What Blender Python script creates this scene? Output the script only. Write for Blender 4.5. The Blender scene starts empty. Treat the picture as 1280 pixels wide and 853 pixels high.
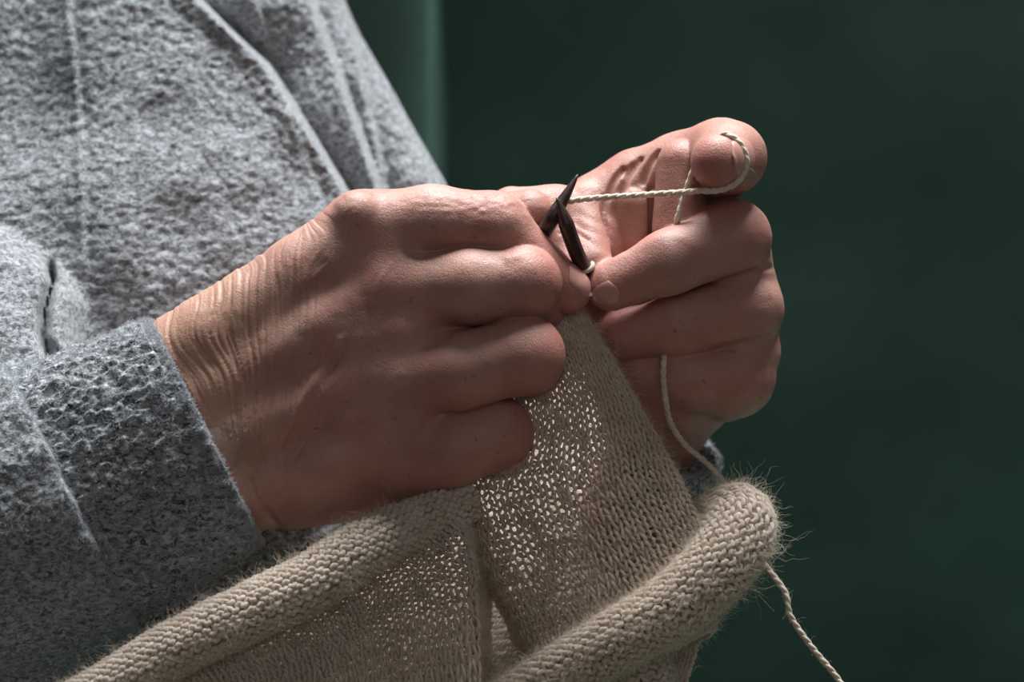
import bpy, math, time
import numpy as np
from mathutils import Vector, Matrix

T0 = time.time()
# ---------------------------------------------------------------- camera, world, light, exposure
scene = bpy.context.scene
COL = scene.collection
S_MM = 0.235            # millimetres per photo pixel at the reference distance
D0 = 800.0              # reference distance (mm)
PITCH = math.radians(18)
RIGHT = np.array([1.0, 0, 0])
FWD = np.array([0, math.cos(PITCH), -math.sin(PITCH)])
UP = np.array([0, math.sin(PITCH), math.cos(PITCH)])
CAM = np.array([0, 0, 0.80]) - FWD * D0 / 1000

cam_d = bpy.data.cameras.new('camera')
cam = bpy.data.objects.new('camera', cam_d)
COL.objects.link(cam)
cam.location = CAM
cam.rotation_euler = (math.pi / 2 - PITCH, 0, 0)
cam_d.sensor_width = 36
cam_d.lens = 36 * D0 / (1280 * S_MM)
cam_d.clip_start = 0.05
cam_d.dof.use_dof = True
cam_d.dof.focus_distance = (D0 + 45 * S_MM) / 1000
cam_d.dof.aperture_fstop = 9.0
scene.camera = cam

world = bpy.data.worlds.new('room_light')
scene.world = world
world.use_nodes = True
wb = world.node_tree.nodes['Background']
wb.inputs[0].default_value = (0.92, 0.96, 1.0, 1)
wb.inputs[1].default_value = 0.045

scene.view_settings.view_transform = 'Standard'
scene.view_settings.look = 'None'
scene.view_settings.gamma = 1
scene.view_settings.use_curve_mapping = False
scene.view_settings.exposure = 0.0


def area_light(name, loc, target, w, h, power, color):
    d = bpy.data.lights.new(name, 'AREA')
    d.shape = 'RECTANGLE'
    d.size, d.size_y, d.energy, d.color = w, h, power, color
    o = bpy.data.objects.new(name, d)
    COL.objects.link(o)
    o.location = loc
    o.rotation_euler = (Vector(target) - Vector(loc)).to_track_quat('-Z', 'Y').to_euler()
    return o


# tall window on the far side of the seat, high above the hands
area_light('window_daylight', (0.10, 0.70, 2.38), (0, 0, 0.8), 1.2, 0.7, 100, (0.95, 0.98, 1.0))
# added soft fill behind and above the viewer, shades forms from top down
area_light('soft_fill', (0.5, -2.2, 2.3), (0, 0, 0.8), 2.2, 1.6, 8.0, (1.0, 0.97, 0.94))


# ---------------------------------------------------------------- helpers
def C(p):
    """photo pixel (x, y) and depth z (pixels, + away) -> camera aligned mm"""
    p = np.atleast_2d(np.asarray(p, float))
    D = D0 + p[:, 2] * S_MM
    f = S_MM * D / D0
    return np.stack([(p[:, 0] - 640) * f, -(p[:, 1] - 426.5) * f, -p[:, 2] * S_MM], 1)


def Cinv(c):
    z = -c[:, 2] / S_MM
    f = S_MM * (D0 - c[:, 2]) / D0
    return np.stack([c[:, 0] / f + 640, 426.5 - c[:, 1] / f, z], 1)


def W(c):
    """camera aligned mm -> world metres"""
    c = np.atleast_2d(c) / 1000
    return CAM + c[:, 0:1] * RIGHT + c[:, 1:2] * UP + (D0 / 1000 - c[:, 2:3]) * FWD


def P(p):
    return W(C(p))


def hash3(ix, iy, iz, seed):
    h = (ix.astype(np.int64) * 374761393 + iy.astype(np.int64) * 668265263 + iz.astype(np.int64) * 2147483647 + seed * 974634777) & 0xFFFFFFFF
    h = ((h ^ (h >> 13)) * 1274126177) & 0xFFFFFFFF
    h = h ^ (h >> 16)
    return (h & 0xFFFF) / 32767.5 - 1.0


def noise(p, seed=0):
    """value noise, p (N,3), -1..1"""
    i = np.floor(p).astype(np.int64)
    f = p - i
    f = f * f * (3 - 2 * f)
    r = 0
    for dx in (0, 1):
        for dy in (0, 1):
            for dz in (0, 1):
                w = (f[:, 0] if dx else 1 - f[:, 0]) * (f[:, 1] if dy else 1 - f[:, 1]) * (f[:, 2] if dz else 1 - f[:, 2])
                r = r + w * hash3(i[:, 0] + dx, i[:, 1] + dy, i[:, 2] + dz, seed)
    return r


def fbm(p, seed=0, oct=3):
    r, a = 0, 1.0
    for k in range(oct):
        r = r + a * noise(p * 2 ** k, seed + k)
        a *= 0.5
    return r


def sstep(a, b, x):
    t = np.clip((x - a) / (b - a), 0, 1)
    return t * t * (3 - 2 * t)


def link(o, parent=None):
    COL.objects.link(o)
    if parent is not None:
        o.parent = parent
        o.matrix_parent_inverse = Matrix.Translation(ORIGIN[parent.name]).inverted()
    ORIGIN[o.name] = ORIGIN.get(parent.name, Vector((0, 0, 0))) if parent is not None and o.type != 'EMPTY' else Vector((0, 0, 0))
    ORIGIN[o.name] = Vector((0, 0, 0))
    return o


ORIGIN = {}


def empty(name, loc, label, cat, group=None):
    o = bpy.data.objects.new(name, None)
    COL.objects.link(o)
    o.location = loc
    ORIGIN[o.name] = Vector(loc)
    tag(o, label, cat, group)
    return o


def tag(o, label=None, cat=None, group=None, kind=None):
    if label: o['label'] = label
    if cat: o['category'] = cat
    if group: o['group'] = group
    if kind: o['kind'] = kind
    return o


def mesh(name, v, quads, mat, parent=None, smooth=True, tris=None):
    """v world coordinates (N,3); quads (M,4)"""
    v = np.ascontiguousarray(v, np.float32)
    me = bpy.data.meshes.new(name)
    quads = np.asarray(quads, np.int32).reshape(-1, 4)
    nt = 0 if tris is None else len(tris)
    me.vertices.add(len(v))
    me.vertices.foreach_set('co', v.ravel())
    loops = quads.ravel()
    start = np.arange(len(quads), dtype=np.int32) * 4
    total = np.full(len(quads), 4, np.int32)
    if nt:
        tris = np.asarray(tris, np.int32)
        start = np.concatenate([start, len(loops) + np.arange(nt, dtype=np.int32) * 3])
        total = np.concatenate([total, np.full(nt, 3, np.int32)])
        loops = np.concatenate([loops, tris.ravel()])
    me.loops.add(len(loops))
    me.loops.foreach_set('vertex_index', loops.astype(np.int32))
    me.polygons.add(len(start))
    me.polygons.foreach_set('loop_start', start.astype(np.int32))
    me.polygons.foreach_set('loop_total', total)
    me.polygons.foreach_set('use_smooth', np.full(len(start), smooth, bool))
    me.update(calc_edges=True)
    me.validate()
    me.materials.append(mat)
    o = bpy.data.objects.new(name, me)
    return link(o, parent)


def attr(o, name, vals):
    a = o.data.attributes.new(name, 'FLOAT', 'POINT')
    a.data.foreach_set('value', np.ascontiguousarray(vals, np.float32))


def grid_quads(nu, nv, off=0, wrap_u=False):
    i = np.arange(nu if wrap_u else nu - 1)
    j = np.arange(nv - 1)
    I, J = np.meshgrid(i, j, indexing='ij')
    I2 = (I + 1) % nu
    return np.stack([I * nv + J, I2 * nv + J, I2 * nv + J + 1, I * nv + J + 1], -1).reshape(-1, 4) + off


def crom(pts, t):
    """Catmull-Rom through pts (n,d) at t in [0,n-1]"""
    pts = np.asarray(pts, float)
    n = len(pts)
    t = np.clip(t, 0, n - 1 - 1e-9)
    i = np.floor(t).astype(int)
    f = (t - i)[..., None]
    g = lambda k: pts[np.clip(k, 0, n - 1)]
    p0, p1, p2, p3 = g(i - 1), g(i), g(i + 1), g(i + 2)
    p0 = np.where((i == 0)[..., None], 2 * p1 - p2, p0)
    p3 = np.where((i >= n - 2)[..., None], 2 * p2 - p1, p3)
    return 0.5 * (2 * p1 + (p2 - p0) * f + (2 * p0 - 5 * p1 + 4 * p2 - p3) * f ** 2 + (3 * p1 - p0 - 3 * p2 + p3) * f ** 3)


def resample(pts, n):
    """smooth curve through pts, n points with even spacing"""
    pts = np.asarray(pts, float)
    d = crom(pts, np.linspace(0, len(pts) - 1, 40 * len(pts)))
    s = np.concatenate([[0], np.cumsum(np.linalg.norm(np.diff(d[:, :3], axis=0), axis=1))])
    q = np.linspace(0, s[-1], n)
    return np.stack([np.interp(q, s, d[:, k]) for k in range(d.shape[1])], 1)


def unit(a):
    return a / np.maximum(np.linalg.norm(a, axis=-1, keepdims=True), 1e-9)


def tube_mesh(paths, refs, radius, sides):
    """paths (k,n,3), refs (k,n,3) side reference, radius scalar or (k,n) -> verts, quads"""
    k, n, _ = paths.shape
    t = np.gradient(paths, axis=1)
    t = unit(t)
    b = unit(np.cross(t, refs))
    c = np.cross(b, t)
    a = np.arange(sides) / sides * 2 * np.pi
    r = np.broadcast_to(np.asarray(radius, float), (k, n))[..., None, None]
    v = paths[:, :, None] + r * (np.cos(a)[:, None] * b[:, :, None] + np.sin(a)[:, None] * c[:, :, None])
    v = v.reshape(-1, 3)
    kk, ii, ss = np.meshgrid(np.arange(k), np.arange(n - 1), np.arange(sides), indexing='ij')
    base = kk * n * sides
    s2 = (ss + 1) % sides
    q = np.stack([base + ii * sides + ss, base + ii * sides + s2, base + (ii + 1) * sides + s2, base + (ii + 1) * sides + ss], -1).reshape(-1, 4)
    return v, q


# ---------------------------------------------------------------- materials
def mat(name):
    m = bpy.data.materials.new(name)
    m.use_nodes = True
    nt = m.node_tree
    return m, nt.nodes, nt.links, nt.nodes['Principled BSDF']


def N(nodes, typ, **kw):
    n = nodes.new(typ)
    for k, v in kw.items():
        if k.startswith('i_'):
            n.inputs[k[2:].replace('_', ' ')].default_value = v
        else:
            setattr(n, k, v)
    return n


def ramp(nodes, stops):
    r = nodes.new('ShaderNodeValToRGB')
    el = r.color_ramp.elements
    while len(el) > 1: el.remove(el[-1])
    el[0].position, el[0].color = stops[0][0], (*stops[0][1], 1)
    for p, c in stops[1:]:
        e = el.new(p); e.color = (*c, 1)
    return r


def srgb(r, g, b):
    f = lambda c: (c / 255 / 12.92) if c <= 10 else ((c / 255 + 0.055) / 1.055) ** 2.4
    return (f(r), f(g), f(b))


def skin_material():
    m, n, l, b = mat('skin')
    geo = N(n, 'ShaderNodeNewGeometry')
    tone = N(n, 'ShaderNodeTexNoise', i_Scale=55.0, i_Detail=4.0, i_Roughness=0.6)
    l.new(geo.outputs['Position'], tone.inputs['Vector'])
    r1 = ramp(n, [(0.3, srgb(162, 120, 108)), (0.5, srgb(182, 143, 129)), (0.72, srgb(198, 160, 145))])
    l.new(tone.outputs['Fac'], r1.inputs['Fac'])
    red = N(n, 'ShaderNodeAttribute', attribute_name='red')
    mix = N(n, 'ShaderNodeMixRGB', blend_type='MIX')
    l.new(red.outputs['Fac'], mix.inputs[0]); l.new(r1.outputs[0], mix.inputs[1])
    mix.inputs[2].default_value = (*srgb(180, 114, 104), 1)
    tan = N(n, 'ShaderNodeAttribute', attribute_name='tan')
    mix2 = N(n, 'ShaderNodeMixRGB', blend_type='MIX')
    l.new(tan.outputs['Fac'], mix2.inputs[0]); l.new(mix.outputs[0], mix2.inputs[1])
    mix2.inputs[2].default_value = (*srgb(186, 142, 116), 1)
    spots = N(n, 'ShaderNodeTexNoise', i_Scale=420.0, i_Detail=2.0)
    l.new(geo.outputs['Position'], spots.inputs['Vector'])
    r2 = ramp(n, [(0.0, (1, 1, 1)), (0.66, (1, 1, 1)), (0.76, (0.72, 0.6, 0.55))])
    l.new(spots.outputs['Fac'], r2.inputs['Fac'])
    mul = N(n, 'ShaderNodeMixRGB', blend_type='MULTIPLY'); mul.inputs[0].default_value = 1
    l.new(mix2.outputs[0], mul.inputs[1]); l.new(r2.outputs[0], mul.inputs[2])
    l.new(mul.outputs[0], b.inputs['Base Color'])
    b.inputs['Subsurface Weight'].default_value = 0.35
    b.inputs['Subsurface Radius'].default_value = (1.0, 0.35, 0.2)
    b.inputs['Subsurface Scale'].default_value = 0.003
    b.inputs['Roughness'].default_value = 0.5
    b.inputs['Specular IOR Level'].default_value = 0.45
    vor = N(n, 'ShaderNodeTexVoronoi', feature='DISTANCE_TO_EDGE', i_Scale=750.0)
    warp = N(n, 'ShaderNodeTexNoise', i_Scale=300.0, i_Detail=2.0)
    l.new(geo.outputs['Position'], warp.inputs['Vector'])
    wm = N(n, 'ShaderNodeVectorMath', operation='MULTIPLY_ADD')
    l.new(warp.outputs['Color'], wm.inputs[0]); wm.inputs[1].default_value = (0.004, 0.004, 0.004)
    l.new(geo.outputs['Position'], wm.inputs[2])
    l.new(wm.outputs[0], vor.inputs['Vector'])
    mr = N(n, 'ShaderNodeMapRange'); mr.inputs['From Max'].default_value = 0.12
    l.new(vor.outputs['Distance'], mr.inputs['Value'])
    pore = N(n, 'ShaderNodeTexNoise', i_Scale=1400.0, i_Detail=3.0)
    l.new(geo.outputs['Position'], pore.inputs['Vector'])
    ad = N(n, 'ShaderNodeMath', operation='MULTIPLY_ADD')
    l.new(mr.outputs[0], ad.inputs[0]); ad.inputs[1].default_value = 0.7; l.new(pore.outputs['Fac'], ad.inputs[2])
    bp = N(n, 'ShaderNodeBump', i_Strength=0.24, i_Distance=0.0004)
    l.new(ad.outputs[0], bp.inputs['Height']); l.new(bp.outputs[0], b.inputs['Normal'])
    return m


def nail_material():
    m, n, l, b = mat('fingernail')
    b.inputs['Base Color'].default_value = (*srgb(200, 148, 138), 1)
    b.inputs['Roughness'].default_value = 0.28
    b.inputs['Subsurface Weight'].default_value = 0.2
    b.inputs['Subsurface Radius'].default_value = (1, 0.4, 0.3)
    b.inputs['Subsurface Scale'].default_value = 0.002
    return m


def sweater_material(name, scale, lo, hi, bump=0.5, stretch=(1, 1, 1.6)):
    m, n, l, b = mat(name)
    geo = N(n, 'ShaderNodeNewGeometry')
    mp = N(n, 'ShaderNodeMapping'); mp.inputs['Scale'].default_value = stretch
    mp.inputs['Rotation'].default_value = (0, 0.35, 0)
    l.new(geo.outputs['Position'], mp.inputs['Vector'])
    a = N(n, 'ShaderNodeTexNoise', i_Scale=scale, i_Detail=3.0, i_Roughness=0.65, i_Distortion=0.8)
    l.new(mp.outputs[0], a.inputs['Vector'])
    r = ramp(n, [(0.36, lo), (0.5, tuple((x + y) / 2 for x, y in zip(lo, hi))), (0.63, hi)])
    l.new(a.outputs['Fac'], r.inputs['Fac'])
    l.new(r.outputs[0], b.inputs['Base Color'])
    b.inputs['Roughness'].default_value = 1.0
    b.inputs['Specular IOR Level'].default_value = 0.1
    b.inputs['Sheen Weight'].default_value = 0.35
    b.inputs['Sheen Roughness'].default_value = 0.6
    bp = N(n, 'ShaderNodeBump', i_Strength=bump, i_Distance=0.0012)
    l.new(a.outputs['Fac'], bp.inputs['Height']); l.new(bp.outputs[0], b.inputs['Normal'])
    return m


def fibre_material(name, col, trans=0.35):
    m, n, l, b = mat(name)
    out = n['Material Output']
    d = N(n, 'ShaderNodeBsdfDiffuse'); d.inputs[0].default_value = (*col, 1)
    t = N(n, 'ShaderNodeBsdfTranslucent'); t.inputs[0].default_value = (*col, 1)
    mx = N(n, 'ShaderNodeMixShader'); mx.inputs[0].default_value = trans
    l.new(d.outputs[0], mx.inputs[1]); l.new(t.outputs[0], mx.inputs[2])
    l.new(mx.outputs[0], out.inputs['Surface'])
    n.remove(b)
    return m


def wool_material(name, c1, c2, trans=0.3):
    m, n, l, b = mat(name)
    out = n['Material Output']
    geo = N(n, 'ShaderNodeNewGeometry')
    a = N(n, 'ShaderNodeTexNoise', i_Scale=260.0, i_Detail=3.0)
    l.new(geo.outputs['Position'], a.inputs['Vector'])
    r = ramp(n, [(0.3, c1), (0.7, c2)])
    l.new(a.outputs['Fac'], r.inputs['Fac'])
    fine = N(n, 'ShaderNodeTexNoise', i_Scale=2600.0, i_Detail=2.0)
    l.new(geo.outputs['Position'], fine.inputs['Vector'])
    bp = N(n, 'ShaderNodeBump', i_Strength=0.5, i_Distance=0.0003)
    l.new(fine.outputs['Fac'], bp.inputs['Height'])
    l.new(r.outputs[0], b.inputs['Base Color']); l.new(bp.outputs[0], b.inputs['Normal'])
    b.inputs['Roughness'].default_value = 0.85
    b.inputs['Specular IOR Level'].default_value = 0.2
    b.inputs['Sheen Weight'].default_value = 0.3
    t = N(n, 'ShaderNodeBsdfTranslucent')
    warm = N(n, 'ShaderNodeMixRGB', blend_type='MULTIPLY'); warm.inputs[0].default_value = 1
    warm.inputs[2].default_value = (1.0, 0.87, 0.73, 1)
    l.new(r.outputs[0], warm.inputs[1]); l.new(warm.outputs[0], t.inputs[0])
    mx = N(n, 'ShaderNodeMixShader'); mx.inputs[0].default_value = trans
    l.new(b.outputs[0], mx.inputs[1]); l.new(t.outputs[0], mx.inputs[2])
    l.new(mx.outputs[0], out.inputs['Surface'])
    return m


def velvet_material():
    m, n, l, b = mat('green_velvet')
    geo = N(n, 'ShaderNodeNewGeometry')
    a = N(n, 'ShaderNodeTexNoise', i_Scale=9.0, i_Detail=5.0, i_Roughness=0.55)
    l.new(geo.outputs['Position'], a.inputs['Vector'])
    r = ramp(n, [(0.3, srgb(74, 98, 89)), (0.7, srgb(86, 113, 103))])
    l.new(a.outputs['Fac'], r.inputs['Fac']); l.new(r.outputs[0], b.inputs['Base Color'])
    b.inputs['Roughness'].default_value = 0.9
    b.inputs['Specular IOR Level'].default_value = 0.15
    b.inputs['Sheen Weight'].default_value = 0.05
    b.inputs['Sheen Roughness'].default_value = 0.35
    b.inputs['Sheen Tint'].default_value = (*srgb(130, 190, 165), 1)
    f = N(n, 'ShaderNodeTexNoise', i_Scale=700.0, i_Detail=2.0)
    l.new(geo.outputs['Position'], f.inputs['Vector'])
    bp = N(n, 'ShaderNodeBump', i_Strength=0.25, i_Distance=0.001)
    l.new(f.outputs['Fac'], bp.inputs['Height']); l.new(bp.outputs[0], b.inputs['Normal'])
    return m


def wood_material(name, c1, c2):
    m, n, l, b = mat(name)
    tc = N(n, 'ShaderNodeNewGeometry')
    w = N(n, 'ShaderNodeTexNoise', i_Scale=500.0, i_Detail=4.0, i_Distortion=2.0)
    mp = N(n, 'ShaderNodeMapping'); mp.inputs['Scale'].default_value = (1, 1, 0.12)
    l.new(tc.outputs['Position'], mp.inputs['Vector']); l.new(mp.outputs[0], w.inputs['Vector'])
    r = ramp(n, [(0.35, c1), (0.65, c2)])
    l.new(w.outputs['Fac'], r.inputs['Fac']); l.new(r.outputs[0], b.inputs['Base Color'])
    b.inputs['Roughness'].default_value = 0.38
    return m


M_SKIN = skin_material()
M_NAIL = nail_material()
M_SWEATER = sweater_material('grey_marl_fleece', 520.0, srgb(76, 77, 80), srgb(174, 178, 182))
M_CUFF = sweater_material('grey_marl_rib', 440.0, srgb(50, 51, 54), srgb(186, 190, 194), 0.8)
M_SFUZZ = fibre_material('grey_fibre', srgb(180, 183, 187), 0.3)
M_WOOL = wool_material('cream_wool', srgb(212, 197, 182), srgb(238, 227, 214))
M_WFUZZ = fibre_material('cream_fibre', srgb(226, 212, 194), 0.4)
M_YARN = wool_material('cream_yarn', srgb(214, 200, 180), srgb(240, 230, 214), 0.2)
M_VELVET = velvet_material()
M_WOOD = wood_material('dark_needle_wood', srgb(38, 26, 24), srgb(70, 46, 40))


def fuzz(name, pts, nrm, length, mt, parent, segs=5, curl=0.5, radius=0.00005, seed=1, lie=0.5):
    """fibres: pts/nrm world (N,3), length (N,) metres"""
    rng = np.random.default_rng(seed)
    n = len(pts)
    d = unit(nrm + lie * rng.normal(size=(n, 3)))
    pos = np.zeros((n, segs, 3))
    pos[:, 0] = pts
    step = (length / (segs - 1))[:, None]
    bend = rng.normal(size=(n, 3)) * curl
    for k in range(1, segs):
        d = unit(d + bend / segs + rng.normal(size=(n, 3)) * curl * 0.35)
        pos[:, k] = pos[:, k - 1] + d * step
    cu = bpy.data.hair_curves.new(name)
    cu.add_curves([segs] * n)
    cu.attributes['position'].data.foreach_set('vector', pos.astype(np.float32).ravel())
    ra = cu.attributes.get('radius') or cu.attributes.new('radius', 'FLOAT', 'POINT')
    rr = np.tile(np.linspace(1, 0.35, segs) * radius, n)
    ra.data.foreach_set('value', rr.astype(np.float32))
    cu.materials.append(mt)
    o = bpy.data.objects.new(name, cu)
    link(o, parent)
    o['kind'] = 'stuff'
    return o


# ---------------------------------------------------------------- sofa
def sofa():
    root = empty('sofa', P([[1000, 900, 2100]])[0] * np.array([1, 1, 0]), 'dark green velvet sofa behind the knitting hands', 'sofa')

    def cushion(name, c, half, r, wr, seed, n=90):
        # rounded box in camera-free world axes: c centre, half sizes, r corner radius
        faces_v, faces_q, off = [], [], 0
        for ax in range(3):
            for sg in (-1, 1):
                a = np.linspace(-1, 1, n)
                A, B = np.meshgrid(a, a, indexing='ij')
                q = np.zeros((n * n, 3))
                q[:, ax] = sg; q[:, (ax + 1) % 3] = A.ravel(); q[:, (ax + 2) % 3] = B.ravel()
                q = q * half
                inner = np.clip(q, -(half - r), half - r)
                dd = q - inner
                q = inner + unit(dd) * r
                nn = unit(dd)
                w = c + q
                w = w + nn * (wr * fbm(w * np.array([5, 5, 3.0]), seed, 3) + wr * 0.35 * fbm(w * 16, seed + 5, 2))[:, None]
                faces_v.append(w)
                g = grid_quads(n, n, off)
                faces_q.append(g if sg > 0 else g[:, ::-1])
                off += n * n
        return mesh(name, np.concatenate(faces_v), np.concatenate(faces_q), M_VELVET, root)

    arm_c = P([[1080, 430, 2250]])[0]
    cushion('armrest', np.array([arm_c[0] + 0.25, arm_c[1] + 0.16, 0.62]), np.array([0.75, 0.16, 0.62]), 0.09, 0.006, 3, 120)
    e = P([[536, 110, 1250]])[0]
    cushion('backrest', np.array([e[0] - 0.16, e[1] + 0.24, 0.78]), np.array([0.16, 0.24, 0.52]), 0.035, 0.004, 8, 110)
    cushion('seat', np.array([arm_c[0] + 0.2, arm_c[1] - 0.38, 0.30]), np.array([0.66, 0.40, 0.12]), 0.06, 0.004, 12, 60)
    return root


sofa()


def plain_material(name, c1, c2, scale):
    m, n, l, b = mat(name)
    geo = N(n, 'ShaderNodeNewGeometry')
    a = N(n, 'ShaderNodeTexNoise', i_Scale=scale, i_Detail=4.0)
    l.new(geo.outputs['Position'], a.inputs['Vector'])
    r = ramp(n, [(0.3, c1), (0.7, c2)])
    l.new(a.outputs['Fac'], r.inputs['Fac']); l.new(r.outputs[0], b.inputs['Base Color'])
    b.inputs['Roughness'].default_value = 0.8
    return m


def slab(name, lo, hi, mt):
    x0, y0, z0 = lo; x1, y1, z1 = hi
    v = [(x0, y0, z0), (x1, y0, z0), (x1, y1, z0), (x0, y1, z0), (x0, y0, z1), (x1, y0, z1), (x1, y1, z1), (x0, y1, z1)]
    q = [(0, 3, 2, 1), (4, 5, 6, 7), (0, 1, 5, 4), (1, 2, 6, 5), (2, 3, 7, 6), (3, 0, 4, 7)]
    o = mesh(name, np.array(v), q, mt, None, False)
    o['kind'] = 'structure'
    return o


slab('floor', (-2.5, -2.5, -0.05), (2.5, 2.5, 0.0), plain_material('floor_boards', srgb(88, 66, 50), srgb(110, 84, 64), 6.0))
slab('wall_back', (-2.5, 2.5, 0.0), (2.5, 2.6, 2.7), plain_material('wall_paint', srgb(120, 124, 118), srgb(132, 136, 130), 3.0))

# ---------------------------------------------------------------- person
person = empty('person', (P([[200, 700, 300]])[0] * np.array([1, 1, 0])), 'person in a grey fleecy sweater knitting with both hands', 'person')


def seg_dist(X, Y, p, q):
    """distance from pixel points to segment"""
    d = np.array(q, float) - np.array(p, float)
    t = np.clip(((X - p[0]) * d[0] + (Y - p[1]) * d[1]) / (d @ d), 0, 1)
    return np.hypot(X - p[0] - t * d[0], Y - p[1] - t * d[1])


def poly_signed(X, Y, pts):
    """x offset from a top-to-bottom polyline, positive to its right"""
    pts = np.asarray(pts, float)
    xs = np.interp(Y, pts[:, 1], pts[:, 0])
    return X - xs


def torso():
    nu, nv = 330, 330
    u = np.linspace(0, 1, nu); v = np.linspace(0, 1, nv)
    U, V = np.meshgrid(u, v, indexing='ij')
    Y = -120 + V * 1020
    edge = np.interp(Y, [-120, 0, 60, 110, 160, 225, 300, 400, 560, 900], [380, 432, 462, 490, 517, 556, 590, 620, 640, 640])
    # arc: from far left across the belly, round the contour and back
    s = U * 1.22
    xl = -260
    X = np.where(s < 1, xl + (edge - xl) * np.sin(np.clip(s, 0, 1) * np.pi / 2) ** 0.82, edge - (edge - xl) * 0.35 * (s - 1) ** 1.3 * 2)
    t = np.clip((X - xl) / (edge - xl), 0, 1)
    Z = 300 + 330 * (1 - np.sqrt(np.clip(1 - t ** 3.0, 0, 1)))
    Z = np.where(s > 1, 300 + 330 + (s - 1) * 1500, Z)
    Z = Z + 20 - 0.34 * (np.clip(Y, -200, 620) - 200)
    front = (s <= 1)
    p3 = np.stack([X.ravel() / 150, Y.ravel() / 150, 0 * X.ravel()], 1)
    Z = Z + front * (14 * fbm(p3, 31, 3)).reshape(X.shape)

    def ridge(pts, amp_l, w_l, w_r, fade=(None, None)):
        d = poly_signed(X, Y, pts)
        g = np.where(d < 0, np.exp(-(d / w_l) ** 2), np.exp(-(d / w_r) ** 2))
        return amp_l * g

    A = [(215, -120), (245, 0), (330, 80), (380, 160), (430, 240), (470, 330)]
    B = [(365, -120), (385, 0), (412, 70), (440, 150), (470, 235), (500, 330)]
    Cc = [(415, -120), (428, 0), (455, 120), (478, 230), (500, 330)]
    D = [(300, -60), (352, 120), (395, 240), (420, 330)]
    fy = sstep(520, 260, Y)
    for pl, dep, rec, crest in ((A, 82, 52, 16), (B, 46, 28, 12), (Cc, 24, 26, 8), (D, 6, 30, 3)):
        d = poly_signed(X, Y, pl)
        step = dep * sstep(-3, 11, d) * np.exp(-np.maximum(d - 11, 0) / rec)
        step = step - crest * np.where(d < 0, np.exp(-(d / 22) ** 2), np.exp(-(d / 5) ** 2))
        Z = Z + front * fy * step
    # shallow hollow left of the seam
    Z = Z + 22 * np.exp(-((X - 42) / 30) ** 2) * sstep(260, 60, Y)
    Z = Z + 12 * np.exp(-((X - 190) / 55) ** 2) * sstep(200, 20, Y)
    # seam
    sm = poly_signed(X, Y, [(70, -120), (82, 0), (95, 120), (101, 250), (104, 340)])
    Z = Z - 7 * np.exp(-(sm / 4.5) ** 2) * sstep(350, 325, Y)
    Z = Z + 5 * np.exp(-((sm - 10) / 5) ** 2) * sstep(350, 325, Y)
    # bulge of the upper sleeve resting against the belly
    top = np.interp(X, [-260, 0, 45, 75, 100], [225, 284, 306, 330, 352])
    bl = (0.5 * sstep(-6, 40, Y - top) + 0.5 * sstep(-6, 190, Y - top)) * sstep(118, 66, X)
    Z = Z - 150 * bl
    cr = poly_signed(X, Y, [(40, 300), (62, 330), (66, 352), (56, 390), (54, 420), (64, 450), (70, 520)])
    Z = Z + 95 * np.exp(-(cr / 6.5) ** 2) * sstep(318, 352, Y) * sstep(620, 480, Y)
    # nap
    pn = np.stack([X.ravel() / 7, Y.ravel() / 5, Z.ravel() / 60], 1)
    Z = Z - (3.0 * noise(pn, 77)).reshape(X.shape)
    pts = P(np.stack([X.ravel(), Y.ravel(), Z.ravel()], 1))
    o = mesh('sweater', pts, grid_quads(nu, nv)[:, ::-1], M_SWEATER, person)
    o['label'] = 'grey marl fleece sweater with draped folds'
    return o, X, Y, Z


sweater, TX, TY, TZ = torso()


def sleeve_surface(centres, dirs_up, hw, hd, nseg, nring, inner=None):
    """tube with elliptic sections: centres (k,3) px, up (2D px unit), half width, half depth"""
    k = np.linspace(0, len(centres) - 1, nseg)
    ctr = crom(np.asarray(centres, float), k)
    up = unit(crom(np.asarray(dirs_up, float), k))
    w = crom(np.asarray(hw, float)[:, None], k)
    d = crom(np.asarray(hd, float)[:, None], k)
    a = np.arange(nring) / nring * 2 * np.pi
    ring = ctr[:, None] + np.cos(a)[None, :, None] * (up * w)[:, None] + np.sin(a)[None, :, None] * np.array([0, 0, -1.0]) * d[:, None]
    return ring, a


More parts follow.
